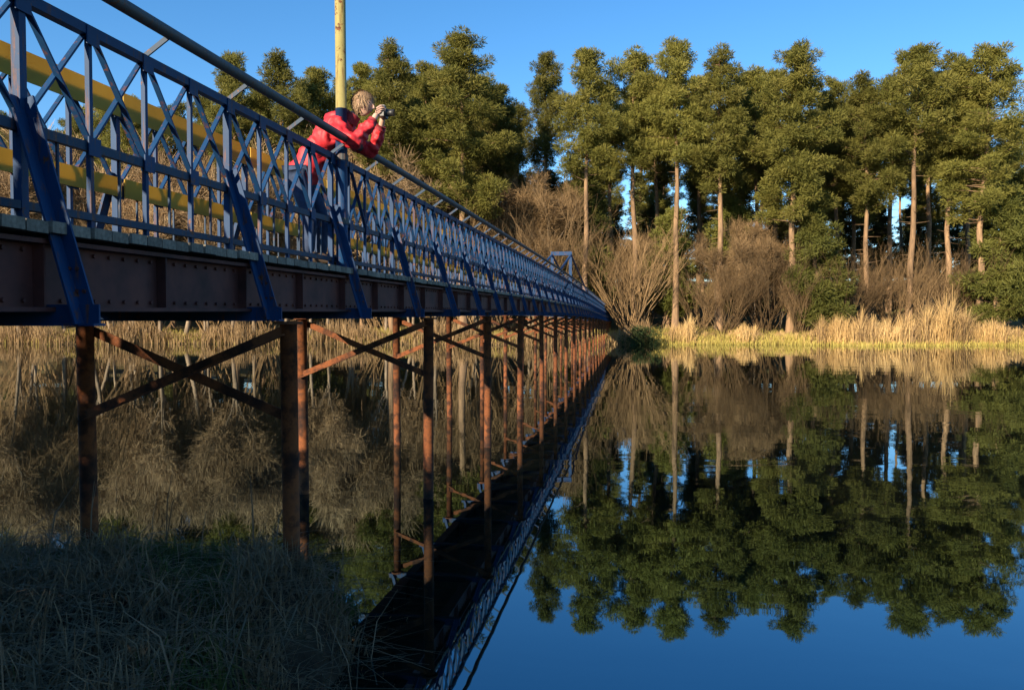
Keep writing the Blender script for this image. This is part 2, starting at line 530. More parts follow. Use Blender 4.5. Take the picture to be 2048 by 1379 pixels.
# railings
def railing(xr, side, near):
    def P(y, z):
        return (-xr, y, z + camber(y))
    # continuous bars
    for nm, z, w, h, mat in (('top_chord', Z_TOP, 0.055, 0.055, M_blue), ('middle_rail', Z_MID, 0.04, 0.05, M_blue_lt), ('bottom_rail', Z_DECK + 0.09, 0.04, 0.04, M_blue_lt)):
        c = MB()
        for a, b_ in zip(ybay[:-1], ybay[1:]):
            c.beam(P(a, z), P(b_, z), w, h)
        bb(c, nm, mat)
    c = MB()
    xp = xr - side * 0.17
    c.tube([(-xp, y, Z_PIPE + camber(y)) for y in ybay], 0.037, 10)
    bb(c, 'handrail_pipe', M_grey, smooth=True)
    # yellow boards along the far railing
    if not near:
        for z, h in ((Z_TOP + 0.02, 0.19), (Z_MID + 0.03, 0.14)):
            for a, b_ in zip(ybay[:-1], ybay[1:]):
                c = MB()
                c.beam((-xr - side * 0.055, a + 0.02, z + camber(a)), (-xr - side * 0.055, b_ - 0.02, z + camber(b_)), 0.008, h)
                bb(c, 'yellow_board', M_board)
    # timber kerb along the deck edge
    for a, b_ in zip(ybay[:-1:2], ybay[2::2]):
        c = MB()
        xk = xr + side * 0.16
        c.beam((-xk, a + 0.01, Z_DECK + 0.023 + camber(a)), (-xk, b_ - 0.01, Z_DECK + 0.023 + camber(b_)), 0.13, 0.05)
        bb(c, 'kerb_timber', M_plank)
    far_bars = MB()
    for i, (a, b_) in enumerate(zip(ybay[:-1], ybay[1:])):
        single = 3 <= i <= (12 if near else 9)
        def put(nm, mb, mat):
            if single:
                bb(mb, nm, mat)
            else:
                far_bars.add(mb.v, mb.f)
        for q in range(4):
            y0, y1 = a + BAY * q / 4, a + BAY * (q + 1) / 4
            c = MB()
            w = 0.046 if q == 0 else 0.027
            c.beam((-xr, y0, Z_DECK - 0.10 + camber(y0)), (-xr, y0, Z_TOP - 0.03 + camber(y0)), w, w, up=(0, 1, 0))
            put('post', c, M_blue)
            c = MB()
            c.beam((-xr, y0, Z_TOP + 0.02 + camber(y0)), (-xp, y0, Z_PIPE - 0.02 + camber(y0)), 0.03, 0.012, up=(0, 1, 0))
            if q in (0, 2):
                put('pipe_support', c, M_blue_lt)
            c = MB()
            c.beam((-xr + 0.013, y0, Z_TOP + camber(y0)), (-xr + 0.013, y1, Z_MID + camber(y1)), 0.012, 0.034, up=(1, 0, 0))
            put('diagonal', c, M_blue)
            c = MB()
            c.beam((-xr - 0.013, y0, Z_MID + camber(y0)), (-xr - 0.013, y1, Z_TOP + camber(y1)), 0.012, 0.034, up=(1, 0, 0))
            put('diagonal', c, M_blue)
            for u in (0.5,):
                yy = y0 + BAY / 4 * u
                c = MB()
                c.beam((-xr, yy, Z_DECK + 0.10 + camber(yy)), (-xr, yy, Z_MID - 0.02 + camber(yy)), 0.013, 0.013, up=(0, 1, 0))
                put('baluster', c, M_blue_lt)
            # gusset plates at the nodes
            for zz in (Z_TOP - 0.03, Z_MID):
                c = MB()
                c.box((-xr + 0.03, y0, zz + camber(y0)), (0.008, 0.10, 0.10))
                put('gusset_plate', c, M_blue)
    o = bb(far_bars, 'railing_bars', M_blue)
    tag(o, kind='stuff')

railing(X_RAIL, 1, True)
railing(X_RAIL2, -1, False)

# piers: pairs of rusty pipe columns with crossed braces, every second bay
y_p = [Y0 + BAY * (1 + 2 * k) for k in range(0, N_BAY // 2)]
for k, y in enumerate(y_p):
    cz = camber(y)
    pier = empty('pier', Vector((-(X_COL + X_COL2) / 2, y, 0)) - BO)
    pier.parent = bridge
    PO = Vector((-(X_COL + X_COL2) / 2, y, 0))
    def pb(mb, name, mat, smooth=False):
        mb.v = [tuple(Vector(p) - PO) for p in mb.v]
        return mb.build(name, mat, pier, smooth)
    zt = Z_GB - 0.072 + cz
    for xc in (X_COL, X_COL2):
        c = MB()
        lean = random.uniform(-0.03, 0.03)
        c.tube([(-xc + lean, y + 0.0, -0.9), (-xc + lean * 0.5, y, 0.8), (-xc, y, zt)], 0.062, 14)
        pb(c, 'column', M_rust, True)
        c = MB()
        c.tube([(-xc, y, zt - 0.02), (-xc, y, zt + 0.001)], 0.105, 14)
        pb(c, 'cap_plate', M_rust)
    for s in (1, -1):
        c = MB()
        xa, xb = (X_COL, X_COL2) if s == 1 else (X_COL2, X_COL)
        c.beam((-xa, y + s * 0.05, zt - 0.72), (-xb, y + s * 0.05, zt - 0.06), 0.07, 0.012, up=(0, 1, 0))
        c.beam((-xa, y + s * 0.075, zt - 0.755), (-xb, y + s * 0.075, zt - 0.095), 0.012, 0.05, up=(0, 1, 0))
        pb(c, 'brace', M_rust)

# blue portal frame standing on the bridge farther out
py = Y0 + 17 * BAY
c = MB()
zc = camber(py)
for xr in (X_RAIL + 0.02, X_RAIL2 - 0.02):
    c.beam((-xr, py, Z_DECK + zc), (-xr, py, Z_DECK + 2.55 + zc), 0.14, 0.14, up=(0, 1, 0))
c.beam((-X_RAIL - 0.09, py, Z_DECK + 2.46 + zc), (-X_RAIL2 + 0.09, py, Z_DECK + 2.46 + zc), 0.12, 0.18)
po = bb(c, 'portal_frame', M_blue)
for xr in (X_RAIL, X_RAIL2):
    for dy in (-7, 14):
        c = MB()
        ye = py + dy
        c.tube([(-xr, py, Z_DECK + 2.4 + zc), (-xr, ye, Z_PIPE - 0.2 + camber(ye))], 0.05, 8)
        bb(c, 'stay', M_blue, smooth=True)

# tall post, yellow above and blue below, outside the near railing
post_y = Y0 + 2 * BAY
post = empty('lamp_post', (-X_RAIL + 0.077, post_y + 0.10, Z_DECK + camber(post_y)))
tag(post, 'tall thin post painted yellow above and blue below beside the person in red', 'post')
c = MB(); c.tube([(0, 0, -0.005), (0, 0, 1.58)], 0.058, 16); c.build('lower_shaft', M_blue, post, True)
c = MB(); c.tube([(0, 0, 1.58), (-0.01, 0, 4.6)], 0.053, 16); c.build('upper_shaft', M_pole, post, True)
for z in (Z_MID - Z_DECK, Z_TOP - Z_DECK):
    c = MB()
    c.tube([(0, 0, z - 0.03), (0, 0, z + 0.03)], 0.068, 14)
    c.box((-0.05, 0, z), (0.09, 0.04, 0.05))
    c.build('clamp', M_grey, post)
c = MB(); c.tube([(-0.01, 0, 4.6), (-0.1, 0, 4.85), (-0.45, 0, 4.95)], 0.035, 10); c.build('arm', M_pole, post, True)
c = MB(); c.tube([(-0.40, 0, 4.95), (-0.52, 0, 4.95), (-0.62, 0, 4.94), (-0.95, 0, 4.93), (-1.0, 0, 4.93)], [0.05, 0.08, 0.13, 0.12, 0.05], 12); c.build('lamp_head', M_grey, post, True)

# ------------------------------------------------------------------ trees
def blades(centres, n_per, rad, length, width, squash=0.8, up=0.25):
    """needle tufts: short triangles radiating from points spread in each clump"""
    V, F = [], []
    k0 = 0
    for (c, r) in centres:
        n = int(n_per * (r / rad) ** 2)
        d = RNG.normal(size=(n, 3))
        d /= np.linalg.norm(d, axis=1)[:, None]
        rr = r * RNG.uniform(0.25, 1.0, n) ** 0.6
        p = np.array(c) + d * rr[:, None] * np.array([1, 1, squash])
        dirv = d + RNG.normal(size=(n, 3)) * 0.6 + np.array([0, 0, up])
        dirv /= np.linalg.norm(dirv, axis=1)[:, None]
        sd = np.cross(dirv, RNG.normal(size=(n, 3)))
        sd /= np.linalg.norm(sd, axis=1)[:, None] + 1e-9
        L = length * RNG.uniform(0.6, 1.3, n)[:, None]
        W = width * RNG.uniform(0.6, 1.3, n)[:, None]
        a = p - sd * W * 0.5
        b_ = p + sd * W * 0.5
        t1 = p + dirv * L + sd * W * 0.35
        t2 = p + dirv * L - sd * W * 0.35
        V.append(np.stack([a, b_, t1, t2], 1).reshape(-1, 3))
        q = np.arange(n) * 4 + k0
        F.append(np.stack([q, q + 1, q + 2, q + 3], 1))
        k0 += n * 4
    return np.concatenate(V), np.concatenate(F)

def pine_variant(seed, h, crown_from, spread, dens=1.0, mat=None, conic=0.0, nd=1.0):
    """returns meshes (trunk, branches, crown) of a tall pine with bare lower trunk"""
    rs = random.Random(seed)
    tr = MB()
    n = 9
    pts, rad = [], []
    ox = oy = 0
    for i in range(n):
        t = i / (n - 1)
        ox += rs.uniform(-0.22, 0.22)
        oy += rs.uniform(-0.22, 0.22)
        pts.append((ox if i else 0, oy if i else 0, h * 0.97 * t - 0.3 * (i == 0)))
        rad.append(0.28 * (1 - t) ** 0.75 + 0.025 + (0.06 if i == 0 else 0))
    tr.tube(pts, rad, 9)
    br = MB()
    cl = []
    def trunk_at(z):
        t = min(max(z / (h * 0.97), 0), 1) * (n - 1)
        i = min(int(t), n - 2)
        f = t - i
        return [pts[i][k] * (1 - f) + pts[i + 1][k] * f for k in range(2)]
    z = h * crown_from
    while z < h * 0.985:
        t = (z - h * crown_from) / (h * (1 - crown_from))
        prof = (1 - conic) * (math.sin(math.pi * min(1, 0.16 + 0.84 * t)) ** 0.6 * (1 - 0.25 * t)) + conic * (1 - t) ** 0.8
        L = spread * max(0.22, prof) * rs.uniform(0.6, 1.15)
        az = rs.uniform(0, 2 * math.pi)
        x0, y0 = trunk_at(z)
        rise = rs.uniform(0.0, 0.45) * L
        e = (x0 + L * math.cos(az), y0 + L * math.sin(az), z + rise)
        m_ = (x0 + L * 0.5 * math.cos(az + 0.15), y0 + L * 0.5 * math.sin(az + 0.15), z + rise * 0.25)
        br.tube([(x0, y0, z - 0.1), m_, e], [0.055, 0.035, 0.012], 4, cap=False)
        for u in (1.0, 0.68):
            r = (0.42 + 0.16 * L) * rs.uniform(0.75, 1.25)
            cl.append(((x0 + (e[0] - x0) * u + rs.uniform(-0.3, 0.3), y0 + (e[1] - y0) * u + rs.uniform(-0.3, 0.3), z + rise * u * u + 0.12 + rs.uniform(-0.15, 0.25)), r))
        if rs.random() < 0.6:
            cl.append(((x0 + rs.uniform(-.6, .6), y0 + rs.uniform(-.6, .6), z + 0.2), 0.5))
        z += rs.uniform(0.14, 0.30) / dens
    # a few dead stubs below the crown
    for _ in range(14):
        zz = h * rs.uniform(crown_from * 0.45, crown_from)
        az = rs.uniform(0, 6.28)
        L = rs.uniform(0.5, 1.6)
        x0, y0 = trunk_at(zz)
        br.tube([(x0, y0, zz), (x0 + L * math.cos(az), y0 + L * math.sin(az), zz + rs.uniform(-0.2, 0.25))], [0.035, 0.008], 4, cap=False)
    cl.append(((pts[-1][0], pts[-1][1], h * 0.97), 0.5))
    V, F = blades(cl, int(250 * nd), 0.7, 0.30, 0.055 / nd)
    return (tr.mesh('trunk', M_bark, True), br.mesh('branches', M_bark, True), np_mesh('crown', V, F, mat or M_needle))

H0 = 28.0
PINES = [pine_variant(100 + i, H0, cf, sp, d, M_needle) for i, (cf, sp, d) in enumerate(
    [(0.50, 2.7, 1.0), (0.44, 3.2, 1.0), (0.58, 2.6, 1.0), (0.48, 3.0, 0.9), (0.40, 3.5, 1.0), (0.55, 2.4, 1.0), (0.60, 3.3, 0.9), (0.50, 2.7, 0.85)])]
SPRUCES = [pine_variant(200 + i, 26.0, 0.10, 3.0, 1.0, M_needle_far, conic=0.9, nd=0.6) for i in range(2)]
YOUNG = [pine_variant(300 + i, 11.0, 0.10, 2.5, 1.2, M_young, conic=0.5, nd=1.0) for i in range(3)]

def plant_tree(name, var, base_h, px, depth, top_py, label, cat, group, sxy=1.0, rz=None, nm2='crown'):
    x, y = at_px(px, depth)
    z = float(ground_z(x, y))
    h = z_px(top_py, depth) - z
    s = h / base_h * 0.982
    o = empty(name, (x, y, z), random.uniform(0, 6.28) if rz is None else rz)
    o.scale = (s * sxy, s * sxy, s)
    tag(o, label, cat, group)
    for nm, me in zip(('trunk', 'branches', 'crown'), var):
        p = link(nm, me, o)
        if nm == 'branches':
            tag(p, kind='stuff')
    return o

G_ROW = 'pines along the far bank'
front = [  # picture column, depth, picture row of the top, variant, width factor, what sets it apart
    (255, 80, 185, 1, 1.0, 'pine seen through the bridge railing near the left tower post'),
    (345, 82, 205, 3, 1.0, 'pine behind the bridge lattice left of the grey pipe end'),
    (470, 78, 102, 0, 0.9, 'pine whose pointed top rises just right of the grey handrail pipe'),
    (570, 80, 112, 3, 0.95, 'pine left of the yellow post, second from the grey pipe'),
    (640, 84, 135, 5, 0.9, 'lower pine directly left of the yellow post'),
    (785, 79, 84, 7, 0.95, 'slim pine between the yellow post and the tallest pine'),
    (725, 83, 120, 1, 0.85, 'pine directly right of the yellow post above the person in red'),
    (850, 86, 125, 5, 0.9, 'lower pine in the dip left of the tallest pine'),
    (930, 77, 66, 4, 1.1, 'tallest broad pine above the bridge, left of the sky gap'),
    (1000, 85, 165, 2, 0.9, 'shorter pine at the left edge of the sky gap'),
    (1088, 92, 102, 2, 0.75, 'thin pale pine standing alone in the sky gap'),
    (1176, 79, 97, 5, 0.95, 'slender pine at the right edge of the sky gap'),
    (1275, 82, 95, 6, 0.95, 'pine second to the right of the sky gap'),
    (1350, 80, 80, 2, 0.95, 'pine with long bare tan trunk right of the bridge end'),
    (1440, 79, 95, 7, 1.0, 'pine halfway between the sky gap and the broad middle pine'),
    (1510, 84, 130, 5, 0.9, 'narrow pine tucked left of the broad middle pine'),
    (1578, 77, 86, 4, 1.05, 'broad dark pine left of the notch in the right tree line'),
    (1668, 83, 155, 0, 0.9, 'shorter pine standing in the notch of the right tree line'),
    (1730, 79, 150, 3, 0.95, 'shorter pine just right of the notch, over the tall reeds'),
    (1815, 78, 86, 6, 1.0, 'tall pine second from the right end of the tree line'),
    (1895, 80, 105, 7, 0.95, 'pine with bare trunk between the two broad right pines'),
    (1965, 77, 92, 4, 1.05, 'broad tall pine at the right end of the tree line'),
]
for px, d, tp, v, sxy, lab in front:
    plant_tree('pine_tree', PINES[v], H0, px, d, tp, lab, 'pine', G_ROW, sxy * 1.15)
# the second row, darker in the gaps
back = [(40, 96, 250), (150, 99, 230), (300, 94, 215), (415, 97, 190), (520, 95, 165), (610, 99, 160), (690, 94, 150), (815, 97, 140), (890, 95, 135), (965, 98, 150), (1032, 97, 205),
        (1225, 96, 170), (1310, 94, 150), (1395, 97, 150), (1475, 93, 160), (1545, 98, 140), (1620, 95, 215), (1700, 97, 190), (1775, 94, 150), (1860, 97, 140), (1930, 93, 150), (2010, 96, 240), (2070, 92, 330), (2130, 95, 300)]
ORD = ('first second third fourth fifth sixth seventh eighth ninth tenth eleventh twelfth thirteenth fourteenth fifteenth sixteenth seventeenth '
       'eighteenth nineteenth twentieth twenty-first twenty-second twenty-third twenty-fourth').split()
for i, (px, d, tp) in enumerate(back):
    plant_tree('pine_tree', PINES[(i * 3 + 1) % 8], H0, px, d, tp, 'darker pine of the second row, %s from the left' % ORD[i], 'pine', 'second row of pines', 1.15)
for i in range(34):
    px = -60 + i * 66 + random.uniform(-22, 22)
    tp = random.uniform(165, 290) if not 1040 < px < 1190 else random.uniform(330, 370)
    plant_tree('pine_tree', PINES[(i * 5 + 2) % 8], H0, px, random.uniform(104, 122), tp, 'distant pine deep in the wood behind the rows', 'pine', 'pines deep in the wood', 1.15)
for i in range(56):
    px = -80 + i * 41 + random.uniform(-16, 16)
    tp = random.uniform(330, 440)
    plant_tree('spruce_tree', SPRUCES[i % 2], 26.0, px, random.uniform(108, 128), tp, 'distant dark spruce closing the gaps between the pine trunks', 'spruce', 'spruces deep in the wood', 1.9)
# young bushy pines lower down
G_Y = 'young pines on the far bank'
for px, d, tp, v, lab in ((1640, 76, 420, 0, 'young bushy pine under the notch in the tree line'), 
                          (1990, 76, 380, 1, 'young bushy pine at the right edge of the picture'),
                          (2060, 78, 430, 0, 'young pine cut by the right picture edge'), (1330, 84, 420, 2, 'young green pine right of the bridge end'),
                          (1150, 84, 340, 1, 'young green pine below the sky gap'), (850, 86, 300, 0, 'young pine right of the person in red'),
                          (610, 84, 330, 2, 'young pine seen left of the person in red'), (1480, 85, 400, 1, 'young pine behind the brown bare shrubs')):
    plant_tree('young_pine', YOUNG[v], 11.0, px, d, tp, lab, 'pine', G_Y, 1.1)

# bare shrubs and birches in early spring
def bare_shrub(seed, h, spread, n=26):
    rs = random.Random(seed)
    mb = MB()
    def grow(p, d, L, r, lvl):
        q = p + d * L
        m_ = p + d * L * 0.5 + Vector((rs.uniform(-1, 1), rs.uniform(-1, 1), rs.uniform(-.3, .6))) * L * 0.06
        mb.tube([p, m_, q], [r, r * 0.8, r * 0.5], 3, cap=False)
        if lvl < 3:
            for _ in range(4 if lvl else 4):
                u = rs.uniform(0.35, 1.0)
                d2 = (d + Vector((rs.uniform(-1, 1), rs.uniform(-1, 1), rs.uniform(-0.15, 0.8))) * 0.62).normalized()
                grow(p + (q - p) * u, d2, L * rs.uniform(0.38, 0.62), r * 0.5, lvl + 1)
    for _ in range(n):
        a = rs.uniform(0, 6.28)
        d = Vector((math.cos(a) * spread, math.sin(a) * spread, 1)).normalized()
        grow(Vector((rs.uniform(-.3, .3), rs.uniform(-.3, .3), -0.05)), d, h * rs.uniform(0.35, 0.62), 0.026, 0)
    return mb.mesh('stems', M_twig)

SHRUBS = [bare_shrub(400, 6.0, 0.45, 24), bare_shrub(401, 6.0, 0.6, 26), bare_shrub(402, 6.0, 0.35, 22)]
G_S = 'bare shrubs on the far bank'
sh = [(1530, 77, 430, 0, 1.5, 'big bare brown shrub in the middle of the far bank'), (1450, 76, 480, 1, 1.3, 'bare shrub left of the big brown shrub'),
      (1260, 79, 420, 1, 1.3, 'dark bare shrub just right of the bridge end'), (1190, 82, 380, 2, 1.3, 'tall bare shrub above the bridge end'),
      (1090, 80, 330, 0, 1.3, 'tall brown bare shrub behind the bridge portal'), (1000, 81, 350, 1, 1.2, 'bare shrub right of the tallest pine trunk'),
      (940, 80, 360, 2, 1.2, 'bare shrub under the tallest pine'), (860, 82, 350, 0, 1.2, 'bare shrub right of the person in red'),
      (1600, 75, 500, 2, 1.3, 'low bare shrub right of the big brown shrub'), (1400, 78, 520, 1, 1.0, 'low bare shrub left of the reed clumps'),
      (760, 82, 340, 1, 1.2, 'bare shrub behind the person in red'), (540, 80, 330, 2, 1.3, 'bare shrub behind the bridge railing left of the person'),
      (420, 81, 320, 0, 1.3, 'bare shrub behind the bridge lattice under the grey pipe'), (300, 79, 330, 1, 1.4, 'bare shrub behind the lattice, second from the left'),
      (180, 80, 320, 2, 1.4, 'bare shrub behind the lattice at far left'), (60, 78, 330, 0, 1.5, 'bare shrub at the left picture edge'),
      (1690, 78, 470, 1, 1.4, 'bare shrub behind the left end of the tall reeds'), (1780, 79, 450, 0, 1.3, 'bare shrub behind the middle of the tall reeds'),
      (1850, 78, 480, 2, 1.6, 'bare shrub left of the tallest reed clump'), (1930, 79, 460, 1, 1.3, 'bare shrub right of the tallest reed clump')]
for px, d, tp, v, sxy, lab in sh:
    x, y = at_px(px, d)
    z = float(ground_z(x, y))
    if -5.4 < x < -1.4 and y < 98:
        x += 4.2
    s = (z_px(tp, d) - z) / 6.0
    o = empty('bare_shrub', (x, y, z), random.uniform(0, 6.28))
    o.scale = (s * sxy * 0.8, s * sxy * 0.8, s)
    tag(o, lab, 'shrub', G_S)
    link('stems', SHRUBS[v], o)

for i in range(36):
    px = -80 + i * 60 + random.uniform(-20, 20)
    d = random.uniform(84, 98)
    x, y = at_px(px, d)
    z = float(ground_z(x, y))
    h = random.uniform(4.5, 9.0)
    if -5.4 < x < -1.4 and y < 98:
        x += 4.4
        z = float(ground_z(x, y))
    o = empty('bare_shrub', (x, y, z), random.uniform(0, 6.28))
    o.scale = (h / 6 * 1.2, h / 6 * 1.2, h / 6)
    tag(o, 'bare brown undergrowth shrub between the pine trunks', 'shrub', 'undergrowth in the pine wood')
    link('stems', SHRUBS[i % 3], o)

for px, d, hh, lab in ((1282, 71.5, 2.4, 'dark green bush at the waterline where the bridge lands'),):
    x, y = at_px(px, d)
    o = empty('evergreen_bush', (x, y, float(ground_z(x, y))))
    tag(o, lab, 'bush')
    cl = [((random.gauss(0, 0.8), random.gauss(0, 0.6), hh * random.uniform(0.05, 0.85)), random.uniform(0.35, 0.6)) for _ in range(34)]
    V, F = blades(cl, 150, 0.7, 0.2, 0.06)
    link('foliage', np_mesh('foliage', V, F, M_bush), o)
    c = MB()
    c.tube([(0, 0, -0.2), (0.05, 0, hh * 0.7)], [0.06, 0.02], 6)
    c.build('stem', M_twig, o, True)

# tall bare deciduous trees, tan in the low sun
M_tan = mat_noise('tan_twigs', 0.6, [(0.3, (0.18, 0.12, 0.065)), (0.55, (0.31, 0.21, 0.115)), (0.8, (0.43, 0.30, 0.165))], rough=0.9, spec=0.1, vary=0.25)
M_limb = mat_noise('grey_brown_bark', 2.0, [(0.3, (0.10, 0.075, 0.05)), (0.55, (0.22, 0.165, 0.11)), (0.8, (0.34, 0.27, 0.19))], rough=0.9, stretch=(2, 2, 0.5), spec=0.15, bump_s=0.5, bump_d=0.03, vary=0.2)

def bare_tree(seed, h, spread):
    rs = random.Random(seed)
    mb = MB()
    cl = []
    def grow(p, d, L, r, lvl):
        pts_, q = [p], p
        for k in range(3):
            d = (d + Vector((rs.uniform(-1, 1), rs.uniform(-1, 1), rs.uniform(-0.2, 0.5))) * 0.13).normalized()
            q = q + d * L / 3
            pts_.append(q)
        mb.tube(pts_, [r, r * 0.85, r * 0.7, r * 0.5], 6 if lvl == 0 else 4, cap=False)
        if lvl >= 1:
            for u in (0.4, 0.7, 1.0):
                cl.append((tuple(p + (q - p) * u), rs.uniform(0.6, 1.05) * (1.25 - 0.1 * lvl)))
        if lvl < 3:
            for _ in range((7, 4, 3)[lvl]):
                u = rs.uniform(0.35 if lvl == 0 else 0.3, 1.0)
                i = min(int(u * 3), 2)
                f = u * 3 - i
                b0 = pts_[i] * (1 - f) + pts_[i + 1] * f
                a = rs.uniform(0, 6.28)
                d2 = (d * 0.75 + Vector((math.cos(a) * spread, math.sin(a) * spread, rs.uniform(0.1, 0.7)))).normalized()
                grow(b0, d2, L * rs.uniform(0.36, 0.6), r * 0.5, lvl + 1)
    for k in range(rs.choice((1, 2, 2))):
        grow(Vector((rs.uniform(-.2, .2), rs.uniform(-.2, .2), -0.3)), Vector((rs.uniform(-.12, .12), rs.uniform(-.12, .12), 1)).normalized(), h * 0.72, 0.17, 0)
    V, F = blades(cl, 25, 0.7, 0.85, 0.028, squash=1.0, up=0.75)
    return mb.mesh('trunk', M_limb, True), np_mesh('twigs', V, F, M_tan), float(np.percentile(V[:, 2], 99.7))

BARE = [bare_tree(500 + i, 14.0, sp) for i, sp in enumerate((0.6, 0.75, 0.5, 0.65))]
ORD2 = ('first second third fourth fifth sixth seventh eighth ninth tenth eleventh twelfth thirteenth fourteenth fifteenth sixteenth seventeenth '
        'eighteenth nineteenth twentieth twenty-first twenty-second twenty-third twenty-fourth twenty-fifth twenty-sixth twenty-seventh twenty-eighth twenty-ninth thirtieth thirty-first thirty-second thirty-third thirty-fourth').split()
spots = [(-70 + i * 49, random.uniform(75.5, 81), random.uniform(265, 370)) for i in range(20)]
spots += [(965, 81, 350), (1015, 84, 365), (1065, 82, 360), (1115, 86, 410), (1165, 88, 420), (1215, 84, 460), (1265, 84, 470), (1440, 80, 470), (1505, 79, 440), (1560, 80, 450)]
for i, (px, d, tp) in enumerate(spots):
    px += random.uniform(-14, 14)
    x, y = at_px(px, d)
    z = float(ground_z(x, y))
    if -5.4 < x < -1.4 and y < 98:
        x -= 3.6
        z = float(ground_z(x, y))
    a_, b_, h_ = BARE[(i * 3) % 4]
    sc = (z_px(tp, d) - z) / h_
    o = empty('bare_tree', (x, y, z), random.uniform(0, 6.28))
    o.scale = (sc, sc, sc)
    tag(o, 'leafless tan tree on the far bank, %s of these from the left' % ORD2[i], 'tree', 'leafless trees on the far bank')
    link('trunk', a_, o)
    tw = tag(link('twigs', b_, o), kind='stuff')
    if px > 940:        # darker brown alder scrub right of the bridge
        tw.material_slots[0].link = 'OBJECT'
        tw.material_slots[0].material = M_twig

# reeds and dry grass: nobody could count these
def blade_field(name, xs, ys, hs, width, mat, lean=0.25, label=None, cat=None, bend=0.3):
    n = len(xs)
    zs = ground_z(xs, ys) - 0.03
    zs = np.maximum(zs, -0.25)
    az = RNG.uniform(0, 2 * np.pi, n)
    ln = RNG.normal(0, lean, n)
    dx, dy = np.cos(az) * ln, np.sin(az) * ln
    wa = RNG.uniform(0, np.pi, n)
    w = width * RNG.uniform(0.6, 1.4, n)
    wx, wy = np.cos(wa) * w / 2, np.sin(wa) * w / 2
    b0 = np.stack([xs, ys, zs], 1)
    sv = np.stack([wx, wy, np.zeros(n)], 1)
    m_ = b0 + np.stack([dx * hs * 0.4, dy * hs * 0.4, hs * 0.6], 1)
    t_ = b0 + np.stack([dx * hs * (1 + bend), dy * hs * (1 + bend), hs * (1 - np.abs(ln) * 0.4)], 1)
    V = np.stack([b0 - sv, b0 + sv, m_ + sv * 0.8, m_ - sv * 0.8, t_ + sv * 0.25, t_ - sv * 0.25], 1).reshape(-1, 3)
    q = np.arange(n) * 6
    F = np.concatenate([np.stack([q, q + 1, q + 2, q + 3], 1), np.stack([q + 3, q + 2, q + 4, q + 5], 1)])
    o = link(name, np_mesh(name, V, F, mat))
    tag(o, label, cat, kind='stuff')
    return o

# reed bed: positions by picture column so that the tall stands sit right of the bridge end
def shore_points(n, px0, px1, d0, d1):
    px = RNG.uniform(px0, px1, n)
    x0, y0 = at_px(px, 74.0)
    # shoreline along that view ray
    dirx, diry = x0 / np.hypot(x0, y0), y0 / np.hypot(x0, y0)
    t = np.full(n, 74.0)
    for _ in range(12):
        t += (far_shore(dirx * t) - diry * t) * 0.7
    t += RNG.uniform(d0, d1, n)
    return px, dirx * t, diry * t

px, xs, ys = shore_points(26000, 1330, 2300, -0.6, 4.0)
hp = np.interp(px, [1330, 1350, 1375, 1400, 1460, 1495, 1530, 1600, 1645, 1700, 1760, 1835, 1870, 1900, 1940, 1975, 2048, 2300],
               [0.9, 2.6, 2.8, 0.9, 0.9, 2.3, 0.8, 0.9, 2.7, 3.4, 2.9, 3.2, 4.9, 5.0, 3.6, 2.2, 2.0, 2.0])
hs = hp * RNG.uniform(0.15, 1.05, len(px)) * (0.85 + 0.2 * np.sin(px * 0.31 + 2.0 * np.sin(px * 0.07))) * (0.8 + 0.25 * np.sin(px * 0.11) * np.sin(px * 0.037 + 1))
tone = (np.sin(px * 0.05 + 0.3 * xs) + RNG.normal(0, 0.9, len(px))) > -0.45
blade_field('reed_bed', xs[tone], ys[tone], hs[tone], 0.05, M_reed, 0.22, 'tall dry golden reeds along the water on the far bank', 'reeds')
M_reed2 = mat_leaf('old_brown_reed', (0.15, 0.095, 0.045), (0.27, 0.175, 0.085), (0.38, 0.26, 0.13), trans=0.25, vary=0.05, scale=0.4)
blade_field('reed_bed', xs[~tone], ys[~tone], hs[~tone] * 0.9, 0.05, M_reed2, 0.26, 'older brown reeds mixed among the golden ones', 'reeds', bend=0.6)
px, xs, ys = shore_points(26000, -350, 2300, -0.3, 9.0)
hs = RNG.uniform(0.25, 0.9, len(px))
blade_field('dry_grass', xs, ys, hs, 0.06, M_drygrass, 0.3, 'low yellow dry grass covering the far bank', 'grass')
px, xs, ys = shore_points(14000, 1290, 2200, -0.9, 0.7)
M_shore = mat_leaf('yellow_green_shore_grass', (0.34, 0.28, 0.07), (0.50, 0.41, 0.11), (0.66, 0.53, 0.18), trans=0.3, vary=0.05, scale=0.5)
blade_field('shore_grass', xs, ys, RNG.uniform(0.25, 0.75, len(px)), 0.05, M_shore, 0.3, 'low pale yellow-green grass strip at the far waterline', 'grass')
px, xs, ys = shore_points(14000, -350, 1300, -0.6, 3.0)
hs = RNG.uniform(0.5, 1.9, len(px)) * (0.8 + 0.4 * np.sin(px * 0.03))
blade_field('reed_bed', xs, ys, hs, 0.06, M_reed2, 0.2, 'shorter dry reeds on the far bank behind the bridge columns', 'reeds')

